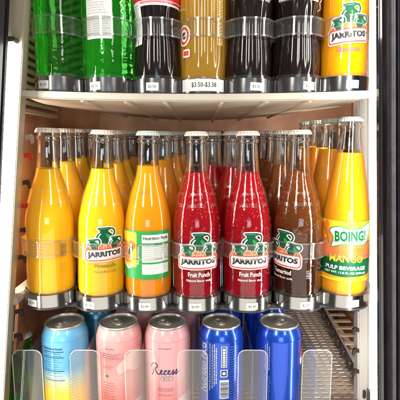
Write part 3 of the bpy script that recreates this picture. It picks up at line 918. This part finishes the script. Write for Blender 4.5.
P.lines(-14, 15, 119.5, 123, 2, M['navy'], .9, 61, 1); P.lines(-14, 15, 100, 114, 5, M['navy'], .6, 62, 1); P.lines(-14, 15, 86, 94, 3, M['navy'], .6, 63, 1)
P.lines(-14, 15, 22, 80, 18, M['olive'], .6, 64, 1); P.lines(22, 36, 40, 124, 20, M['navy'], .5, 65, 1)
P.build('can_print', k1)
k2 = can('peach pink can with small text panel and white cloud, beside the pale blue can', M['canpink'], CG, turn=40)
P = Print(CAN, .033, 0)
P.poly(smooth_pts([(10, 112), (24, 122), (44, 120), (46, 100), (30, 92), (18, 98), (6, 92), (2, 102)], 5, True), M['cloud'], 0)
P.poly(smooth_pts([(8, 34), (24, 46), (46, 44), (48, 20), (26, 16), (10, 22)], 5, True), M['cloud'], 0)
P.lines(-19, 10, 116, 122, 3, M['navy'], .8, 71, 1); P.lines(-14, 0, 129, 129.5, 1, M['ink'], .9, 72, 1)
P.lines(-19, 0, 100, 104, 3, M['pinkink'], .6, 73, 1); P.lines(-19, 2, 55, 79, 7, M['pinkink'], .7, 74, 1)
P.poly(xf(ellipse(4, 4), (-12, 89)), M['midgreen'], 1); P.stroke([(-23, 122), (-23, 20)], .5, M['pinkink'], 1)
P.build('can_print', k2)
k3 = can('pink can with a cursive name across its front, middle of the five cans', M['canrose'], CG, turn=60)
P = Print(CAN, .033, 0)
def script(strokes, c, s, w, mat, lay):
    for st in strokes: P.stroke(xf(smooth_pts(st, 7), c, s), w, mat, lay)
cur = [[(-1.2, 2.4), (-.9, 3.6), (0, 4.2), (1.2, 4.0), (1.5, 3.1), (.9, 2.3), (.1, 2.1), (.7, 1.5), (1.3, .4), (2.0, 0), (2.7, .4)],
       [(.35, 4.0), (.1, 2.4), (-.2, .8), (-.6, -.4), (-1.1, -.7)]]
def e_(x): return [(x, .5), (x + .5, .9), (x + .95, 1.45), (x + .75, 1.85), (x + .35, 1.5), (x + .3, .7), (x + .7, .1), (x + 1.2, .25), (x + 1.5, .6)]
def c_(x): return [(x, .5), (x + .3, 1.2), (x + 1.0, 1.55), (x + 1.15, 1.35), (x + .9, 1.75), (x + .5, 1.7), (x + .2, 1.1), (x + .3, .3), (x + .7, .05), (x + 1.4, .6)]
def s_(x): return [(x, .5), (x + .5, 1.3), (x + .75, 1.9), (x + .8, 1.2), (x + 1.0, .6), (x + .75, .05), (x + .3, .1), (x + .5, .35), (x + 1.3, .6)]
word = cur + [e_(2.5), c_(4.0), e_(5.4), s_(6.9), s_(8.2), [(9.4, .6), (10.2, 1.0)]]
script(word, (-18, 92), 3.7, 1.25, M['navy'], 1.5)
P.build('script_lettering', k3)
P = Print(CAN, .033, 0)
P.poly(xf(rounded(17, 6.2, 3), (1, 86)), M['navy'], 1); P.poly(xf(rounded(15.8, 5.0, 2.4), (1, 86)), M['cloud'], 1.5); P.text('MOOD', (1, 86), 10, 2.6, M['navy'], bold=.02, layer=2)
P.build('badge_print', k3)
P = Print(CAN, .033, 0)
P.lines(-11, 10, 130, 130.5, 1, M['navy'], 1.0, 81, 1)
P.build('top_line_print', k3)
P = Print(CAN, .033, 0)
P.lines(-12, 14, 68, 71, 2, M['pinkink'], 1.2, 82, 1); P.lines(-12, 10, 60, 61, 1, M['pinkink'], 1.2, 83, 1); P.lines(-12, 12, 50, 51, 1, M['pinkink'], 1.2, 84, 1)
P.build('can_print', k3)
P = Print(CAN, .033, 0); P.poly(smooth_pts([(12, 46), (26, 56), (46, 52), (48, 26), (30, 22), (16, 30)], 5, True), M['cloud'], 0); P.build('cloud_print', k3)
k4 = can('deep blue can with vertical silver lettering and a white barcode', M['canblue'], CG, turn=30)
P = Print(CAN, .033, -6)
P.text('Nutrition Facts', (-26, 98), 74, 12, M['silver_print'], 90, bold=.03, layer=1)
rnd = random.Random(8)
for x, y0, y1 in ((-15, 66, 134), (-11.5, 70, 136), (-8.5, 74, 133), (-5.6, 78, 131)):
    y = y0
    while y < y1:
        h = rnd.uniform(1.4, 5); P.poly([(x, y), (x + 1.7, y), (x + 1.7, y + h), (x, y + h)], M['silver_print'], 1); y += h + .9
P.poly([(2, 103), (10, 103), (10, 134), (2, 134)], M['white'], 1)
P.poly([(3, 104), (9, 104), (9, 133), (3, 133)], M['navy'], 1.5)
y = 105
while y < 130:
    h = rnd.uniform(1.5, 4); P.poly([(4, y), (8, y), (8, y + h), (4, y + h)], M['white'], 2); y += h + .8
P.poly(xf(rounded(10, 11, 1), (6, 94)), M['white'], 1); P.poly(xf(rounded(7.6, 8.6, 1), (6, 94)), M['navy'], 1.5); P.poly(xf(ellipse(5, 5), (6, 94)), M['white'], 2)
P.poly([(0, 56), (13, 56), (13, 84), (0, 84)], M['white'], 1); P.barcode(1, 12, 58, 82, M['navy'], False)
P.poly([(3, 36), (11, 36), (11, 48), (3, 48)], M['white'], 1)
P.lines(15, 30, 40, 132, 26, M['silver_print'], .7, 93, 1)
P.build('can_print', k4)
k5 = can('deep blue can with plain front and a red and white emblem at its right edge', M['canblue'], CG, turn=-50)
P = Print(CAN, .033, 0)
P.poly(xf(ellipse(52, 50), (57, 108)), M['white'], 1)
P.poly(xf(smooth_pts([(33, 84), (40, 102), (58, 107), (80, 96), (82, 84), (66, 88), (50, 80), (40, 82)], 5, True), (-1, 35), 1, 0, .9), M['labelred'], 2)
P.poly(xf(smooth_pts([(34, 66), (42, 52), (58, 49), (78, 58), (80, 66), (62, 64), (48, 70), (38, 66)], 5, True), (-1, 38), 1, 0, .9), M['canblue'], 2)
P.build('emblem', k5)
P = Print(CAN, .033, 0)
rnd = random.Random(18)
for x, y0, y1 in ((-26, 96, 132), (-23, 90, 134), (-20, 96, 130)):
    y = y0
    while y < y1:
        h = rnd.uniform(1.4, 4); P.poly([(x, y), (x + 1.6, y), (x + 1.6, y + h), (x, y + h)], M['silver_print'], 1); y += h + .9
P.lines(-28, -15, 40, 86, 16, M['silver_print'], .9, 92, 1)
P.build('can_print', k5)
P = Print(CAN, .033, 0)
P.stroke([(1, 34), (1, 48)], 2.2, M['white'], 1)
P.build('can_print', k5)
for i, k in enumerate((k1, k2, k3, k4, k5)):
    k.location = (CAN_X[i], CAN_Y, CAN_Z)
CQ = 'cans queued behind the front cans'
q1 = can('teal can behind the pale blue can', M['canteal'], CQ); q1.location = (CAN_X[0] + .028, CAN_Y + .074, CAN_Z)
q2 = can('pink can behind the peach pink can', M['canpink'], CQ); q2.location = (CAN_X[1] + .012, CAN_Y + .070, CAN_Z)
q3 = can('rose can behind the can with the cursive name', M['canrose'], CQ); q3.location = (CAN_X[2] + .012, CAN_Y + .070, CAN_Z)
q4 = can('blue can behind the blue can with the barcode', M['canblue'], CQ); q4.location = (CAN_X[3] + .006, CAN_Y + .070, CAN_Z)
q5 = dup(q4, 'blue can behind the blue can with the red and white emblem', (CAN_X[4] - .010, CAN_Y + .070, CAN_Z), (0, 0, 2), CQ)

# clear dividers with rounded tabs between the cans
DIV_X = [-.236, -.157, -.0822, -.0100, .0720, .1600]
dn = ['between the left wall and the pale blue can', 'between the pale blue can and the peach pink can', 'between the peach pink can and the can with cursive name',
      'between the can with cursive name and the barcode can', 'between the two front blue cans', 'to the right of the last blue can, by the bare shelf']
def divider(label, w=.040):
    t = thing('lane_divider', label, 'divider', group='clear dividers between the cans')
    bm = bmesh.new()
    z0, z1, r = 0.0, .134, .010
    pts = [(-w / 2, z0), (w / 2, z0)]
    for k in range(6):
        a = R(90 * k / 5); pts.append((w / 2 - r + r * math.cos(a), z1 - r + r * math.sin(a)))
    for k in range(6):
        a = R(90 + 90 * k / 5); pts.append((-w / 2 + r + r * math.cos(a), z1 - r + r * math.sin(a)))
    A = [bm.verts.new((x, 0, z)) for x, z in pts]; B = [bm.verts.new((x, .0024, z)) for x, z in pts]
    bm.faces.new(A); bm.faces.new(list(reversed(B)))
    for i in range(len(pts)):
        j = (i + 1) % len(pts); bm.faces.new((A[i], B[i], B[j], A[j]))
    tab = from_bm('front_tab', bm, M['acrylic'], t)
    bm = bmesh.new()                                                        # polished edge of the tab, its glow painted as milky white
    for i in range(1, len(pts)):
        p, q = Vector((pts[i][0], .0012, pts[i][1])), Vector((pts[(i + 1) % len(pts)][0], .0012, pts[(i + 1) % len(pts)][1]))
        if (q - p).length > 1e-6: rod(bm, p, q, .0007, 5)
    from_bm('tab_edge', bm, M['cut_edge'], tab, smooth=True)
    bm = bmesh.new(); box(bm, -.0011, .0011, .0026, .30, 0, .130); from_bm('fin', bm, M['acrylic'], t)
    return t
d0 = divider(dn[0]); d0.location = (DIV_X[0], -.040, CAN_Z)
for i in range(1, 6): dup(d0, dn[i], (DIV_X[i], -.040, CAN_Z))

# ------------------------------------------------------------------ shelves
def sag_sheet(bm, x0, x1, y0, y1, z0, z1, nx=24, front=None, k=1.0):
    """A slab that sags like the loaded shelf; front(x) bows its front edge."""
    cols = []
    for i in range(nx + 1):
        x = x0 + (x1 - x0) * i / nx
        f = front(x) if front else 0
        cols.append([bm.verts.new((x, yy, zz + sag(x) * k)) for yy, zz in ((y0 + f, z0), (y1, z0), (y1, z1), (y0 + f, z1))])
    for A, B in zip(cols, cols[1:]):
        for q in range(4): bm.faces.new((A[q], B[q], B[(q + 1) % 4], A[(q + 1) % 4]))
    bm.faces.new(cols[0]); bm.faces.new(list(reversed(cols[-1])))

up = thing('upper_shelf', 'cream enamel shelf carrying the top row, its ribbed underside in view', 'shelf', (0, 0, TOP_Z))
ZT = -.0150
def tray_back(x): return .115 + .30 * max(0.0, 1 - (x / .222) ** 2) ** .8
bm = bmesh.new(); cols = []
for i in range(41):
    x = -.222 + .434 * i / 40
    col = []
    for k in range(9):                                     # slightly dished section, front to back
        t = k / 8; y = -.034 + (tray_back(x) + .034) * t
        col.append(bm.verts.new((x, y, ZT - .004 - .0045 * math.sin(math.pi * min(1, t * 1.15)) ** .7 + sag(x) * .9)) if 0 < k < 8 else bm.verts.new((x, y, ZT - .004 + sag(x) * .9)))
    for k in range(9):
        t = 1 - k / 8; y = -.034 + (tray_back(x) + .034) * t
        col.append(bm.verts.new((x, y, ZT + sag(x) * .9)))
    cols.append(col)
for A, B in zip(cols, cols[1:]):
    for q in range(18): bm.faces.new((A[q], B[q], B[(q + 1) % 18], A[(q + 1) % 18]))
bm.faces.new(cols[0]); bm.faces.new(list(reversed(cols[-1])))
from_bm('deck', bm, M['cream'], up, smooth=True)
bm = bmesh.new(); sag_sheet(bm, -.224, .214, -.043, -.0345, ZT - .0085, ZT + .0008, k=.9); bmesh.ops.recalc_face_normals(bm, faces=bm.faces)
bevel(bm, .0016, 2); from_bm('front_lip', bm, M['lip'], up, smooth=True)
for x in [-.15, -.095, -.045, .028, .085, .14]:
    bm = bmesh.new()
    box(bm, x - .0022, x + .0022, -.030, tray_back(x) - .02, ZT - .0098 + sag(x) * .9, ZT - .0060 + sag(x) * .9); bevel(bm, .001, 1)
    from_bm('rib', bm, M['cream'], up)

ms = thing('middle_shelf', 'dark shelf carrying the middle row of soda bottles', 'shelf', (0, 0, MID_Z))
bm = bmesh.new(); sag_sheet(bm, -.248, .236, -.003, .40, -.0205, -.0142); from_bm('deck', bm, M['dark_plastic'], ms, smooth=True)
bm = bmesh.new(); sag_sheet(bm, -.248, .236, -.0062, -.0034, -.0205, -.0143); from_bm('front_rail', bm, M['dark_plastic'], ms, smooth=True)
for s, x in ((-1, -.259), (1, .246)):
    bm = bmesh.new(); box(bm, x - .010, x + .010, -.030, .10, -.010, .002); bevel(bm, .002); from_bm('shelf_bracket', bm, M['lip'], ms)

ls = thing('lower_shelf', 'perforated steel shelf carrying the cans, bare at its right end', 'shelf', (0, 0, CAN_Z))
bm = bmesh.new()
# slotted sheet: real openings, rows run across the shelf
xs, ys = -.275, -.055
pitch_x, slot, pitch_y, sl = .0165, .0110, .0120, .0050
nx, ny = 35, 40
grid = {}
def gv(x, y):
    k = (round(x, 5), round(y, 5))
    if k not in grid: grid[k] = bm.verts.new((x, y, 0))
    return grid[k]
for j in range(ny):
    y0 = ys + j * pitch_y; ya = y0 + sl; y1 = y0 + pitch_y
    for i in range(nx):
        x0 = xs + i * pitch_x; xa = x0 + slot; x1 = x0 + pitch_x
        bm.faces.new((gv(xa, y0), gv(x1, y0), gv(x1, ya), gv(xa, ya)))
        bm.faces.new((gv(x0, ya), gv(xa, ya), gv(xa, y1), gv(x0, y1)))
        bm.faces.new((gv(xa, ya), gv(x1, ya), gv(x1, y1), gv(xa, y1)))
ex = bmesh.ops.extrude_face_region(bm, geom=list(bm.faces))
bmesh.ops.translate(bm, vec=(0, 0, -.0012), verts=[g for g in ex['geom'] if isinstance(g, bmesh.types.BMVert)])
for v in bm.verts: v.co.z -= .0006
from_bm('slotted_deck', bm, M['steel'], ls)
bm = bmesh.new(); box(bm, -.275, .260, -.061, -.0552, -.020, .004); bevel(bm, .001, 1); from_bm('front_rail', bm, M['steel'], ls)
# the right-hand side rail with its dark cut-outs
bm = bmesh.new()
RA, RB = Vector((.262, -.05, 0)), Vector((.303, .42, 0))
for zz, ww in ((0, 0),):
    d_ = (RB - RA).normalized(); n_ = Vector((d_.y, -d_.x, 0)) * .004
    lo = [RA, RB, RB + n_, RA + n_]
    A = [bm.verts.new(p + Vector((0, 0, -.014))) for p in lo]; B = [bm.verts.new(p + Vector((0, 0, .020))) for p in lo]
    bm.faces.new(A); bm.faces.new(list(reversed(B)))
    for i in range(4): bm.faces.new((A[i], B[i], B[(i + 1) % 4], A[(i + 1) % 4]))
from_bm('side_rail', bm, M['trim'], ls)
for k in range(11):
    p = RA + d_ * (.012 + k * .042) - n_ * .6
    bm = bmesh.new()
    lo = [p, p + d_ * .022, p + d_ * .022 - n_ * 1.2, p - n_ * 1.2]
    A = [bm.verts.new(q + Vector((0, 0, .004))) for q in lo]; B = [bm.verts.new(q + Vector((0, 0, .018))) for q in lo]
    bm.faces.new(A); bm.faces.new(list(reversed(B)))
    for i in range(4): bm.faces.new((A[i], B[i], B[(i + 1) % 4], A[(i + 1) % 4]))
    bevel(bm, .0012, 1)
    from_bm('rail_clip', bm, M['hook'], ls)

ws = thing('slatted_rack', 'cream slatted rack beside the perforated shelf, at lower right', 'rack', (0, 0, CAN_Z - .030))
for k in range(15):
    y = -.05 + k * .038
    bm = bmesh.new(); box(bm, RA.x + (RB.x - RA.x) * (y + .05) / .47 + .0075, .381, y, y + .013, -.0035, 0); bevel(bm, .001, 1)
    from_bm('slat', bm, M['wire'], ws)
bm = bmesh.new(); box(bm, .335, .345, -.06, .505, -.0095, -.0037); from_bm('cross_bar', bm, M['wire'], ws)
bm = bmesh.new(); box(bm, .270, .382, -.06, .510, -.075, -.071); from_bm('drip_tray', bm, M['terracotta'], ws)
gb = dup(g1, 'dark green bottle lying low behind the left can divider', (-.284, .05, CAN_Z - .125), (0, 0, .5), None)
if 'group' in gb: del gb['group']

# ------------------------------------------------------------------ cooler cabinet
P_ = R(PITCH)
def edge(px0, px4, d):
    """x = a + b*z of a sloping upright that passes these columns of the photograph at rows 0 and 400, d metres from the lens."""
    res = []
    for px, row in ((px0, 0), (px4, 400)):
        th = P_ + math.atan((row - 200) / 400)
        z = -d * math.tan(th); dep = d * math.cos(P_) - z * math.sin(P_)
        res.append(((px - 200) / 400 * dep, z + CAM_Z))
    (xa, za), (xb, zb) = res
    b = (xa - xb) / (za - zb)
    return xa - b * za, b
ZLO, ZHI = .52, 1.62
def upright(name, parent, e0, e1, d0, d1, mat, z0=ZLO, z1=ZHI, bev=.0012, off=0.0):
    bm = bmesh.new()
    v = []
    for z in (z0, z1):
        xa = e0[0] + e0[1] * z + off; xb = e1[0] + e1[1] * z + off
        v += [bm.verts.new(p) for p in ((xa, d0 + CAM_Y, z), (xb, d0 + CAM_Y, z), (xb, d1 + CAM_Y, z), (xa, d1 + CAM_Y, z))]
    for f in ((0, 3, 2, 1), (4, 5, 6, 7), (0, 1, 5, 4), (1, 2, 6, 5), (2, 3, 7, 6), (3, 0, 4, 7)): bm.faces.new([v[i] for i in f])
    if bev: bevel(bm, bev, 2)
    return from_bm(name, bm, mat, parent)

cb = thing('display_cooler', 'glass front drinks cooler with black door frame and lit white side posts', 'cooler')
# left side
Lf = edge(9, -9, .462)
upright('door_frame', cb, (Lf[0] - .06, Lf[1]), Lf, .425, .455, M['black'])
upright('gasket', cb, (Lf[0] - .06, Lf[1]), (Lf[0] + .0004, Lf[1]), .457, .464, M['gasket'])
La, Lb, Lc = edge(10, -13, .47), edge(17, -4, .47), edge(30, 8, .52)
zs = 1.3235
upright('light_tube', cb, La, Lb, .468, .480, M['led'], ZLO, zs, .004)
upright('tube_end_cap', cb, La, Lb, .467, .481, M['dark_plastic'], zs + .0005, zs + .006, .001)
Lw = (Lc[0] - .016, Lc[1])
upright('corner_post', cb, (La[0] - .02, La[1]), (Lb[0] + .004, Lb[1]), .4815, .486, M['post'], bev=.001)
upright('corner_post', cb, (Lc[0] - .012, Lc[1]), Lc, .4865, .522, M['post'], bev=.002)
sd = upright('side_panel', cb, (Lc[0] - .05, Lc[1]), (Lc[0] - .034, Lc[1]), .5225, 1.06, M['liner'], bev=0)
upright('side_panel', cb, (Lc[0] - .0140, Lc[1]), (Lc[0] - .0095, Lc[1]), .56, .93, M['terracotta'], .900, .984, bev=0)
for k in range(22):                                                         # louvres on the left inner side
    z = 1.255 + k * .011; x = Lc[0] + Lc[1] * z
    bm = bmesh.new()
    v = box(bm, x - .0335, x - .024, -.022, .16, z, z + .0055)
    for q in v[:2] + v[4:6]: pass
    from_bm('louvre', bm, M['louvre'], sd)
st = upright('shelf_standard', cb, (Lc[0] - .012, Lc[1]), (Lc[0] - .004, Lc[1]), .5228, .534, M['post'], bev=.001)
for row in (12, 56, 118, 262):                                               # screw heads on the post
    z_ = CAM_Z - .52 * math.tan(P_ + math.atan((row - 200) / 400)); x_ = Lc[0] + Lc[1] * z_ - .006
    bm = bmesh.new(); rod(bm, (x_, .4862 + CAM_Y, z_), (x_, .4846 + CAM_Y, z_), .0026, 12); from_bm('screw', bm, M['alu_dark'], cb)
def hook(parent, z, mat, s=1, e=Lc, d=.535):
    x = e[0] + e[1] * z
    bm = bmesh.new()
    pts = [(-.004, .006), (.006, .008), (.010, .004), (.010, -.006), (.006, -.008), (.005, -.002), (.001, .000), (-.004, -.002)]
    A = [bm.verts.new((x + s * px * .75, d + CAM_Y, z + pz * .8)) for px, pz in pts]; B = [bm.verts.new((x + s * px * .75, d + CAM_Y + .0035, z + pz * .8)) for px, pz in pts]
    bm.faces.new(A); bm.faces.new(list(reversed(B)))
    for i in range(len(pts)):
        j = (i + 1) % len(pts); bm.faces.new((A[i], B[i], B[j], A[j]))
    return from_bm('hook', bm, mat, parent)
def rowz(row, d): return CAM_Z - d * math.tan(P_ + math.atan((row - 200) / 400))
for row, m in ((139, 'louvre'), (157, 'redhook'), (184, 'hook'), (207, 'redhook'), (231, 'hook'), (258, 'hook'), (312, 'hook'), (336, 'hook'), (362, 'hook'), (386, 'hook')):
    h = hook(st, rowz(row, .54), M[m])
    if m == 'redhook': h['label'] = 'red hook on the left shelf standard'
upright('light_tube', cb, (Lc[0] - .034, Lc[1]), (Lc[0] - .025, Lc[1]), .5245, .5320, M['led_fill'], 1.0, ZHI - .02, .002)  # hidden tube, added behind the post to brighten the interior
# right side
upright('light_tube', cb, edge(368.3, 369.5, .474), edge(376.0, 377.5, .474), .466, .474, M['led'], ZLO, ZHI - .02, .003)
Ra = edge(358, 358, .60)
upright('corner_post', cb, Ra, edge(367.5, 368, .60), .60, .62, M['greypost'], bev=.002)
upright('corner_post', cb, edge(367.8, 368.3, .60), edge(384, 384, .60), .595, .615, M['whitepost'], bev=.002)
upright('light_tube', cb, (Ra[0] + .030, Ra[1]), (Ra[0] + .040, Ra[1]), .6220, .6300, M['led_fill'], ZLO, ZHI - .02, .002)  # added out of view like the left one, as interior fill
rs = upright('side_panel', cb, (.385, 0), (.40, 0), .60, 1.06, M['liner'], bev=0)
Rf0 = edge(375.5, 377, .44)
def band(name, p0, p1, d0, d1, mat, bev=.0012):
    upright(name, cb, edge(p0, p0 + 1.5, d1), edge(p1, p1 + 1.5, d0), d0, d1, M[mat], bev=bev)
band('gasket', 375.3, 470, .4502, .462, 'gasket')
band('door_edge', 375.6, 383.0, .442, .450, 'sheen')
band('door_frame', 383.2, 388.0, .436, .4495, 'black')
band('door_trim', 388.2, 392.6, .432, .4495, 'trim', .002)
band('door_frame', 392.8, 470, .437, .4495, 'black')
for row in range(300, 400, 22):
    z = rowz(row, .56); hook(rs, z, M['hook'], -1, (Ra[0] - .001, Ra[1]), .600)
# shell
bm = bmesh.new(); box(bm, -.42, .42, .512, .53, .40, 1.75); from_bm('back_panel', bm, M['rear'], cb)
bm = bmesh.new(); box(bm, -.42, .42, .490, .5115, 1.243, 1.345); bevel(bm, .002); from_bm('rear_rail', bm, M['wood'], cb)
bm = bmesh.new(); box(bm, -.42, .42, .495, .5115, 1.348, 1.655); bevel(bm, .002); from_bm('added_reflector_panel', bm, M['post'], cb)  # unseen pale panel, added so the green and golden bottles look brighter
bm = bmesh.new(); box(bm, -.42, .42, -.09, .5115, 1.66, 1.68); from_bm('ceiling_panel', bm, M['cream'], cb)
bm = bmesh.new(); box(bm, -.42, .42, -.09, .5115, .46, .48); from_bm('floor_panel', bm, M['terracotta'], cb)
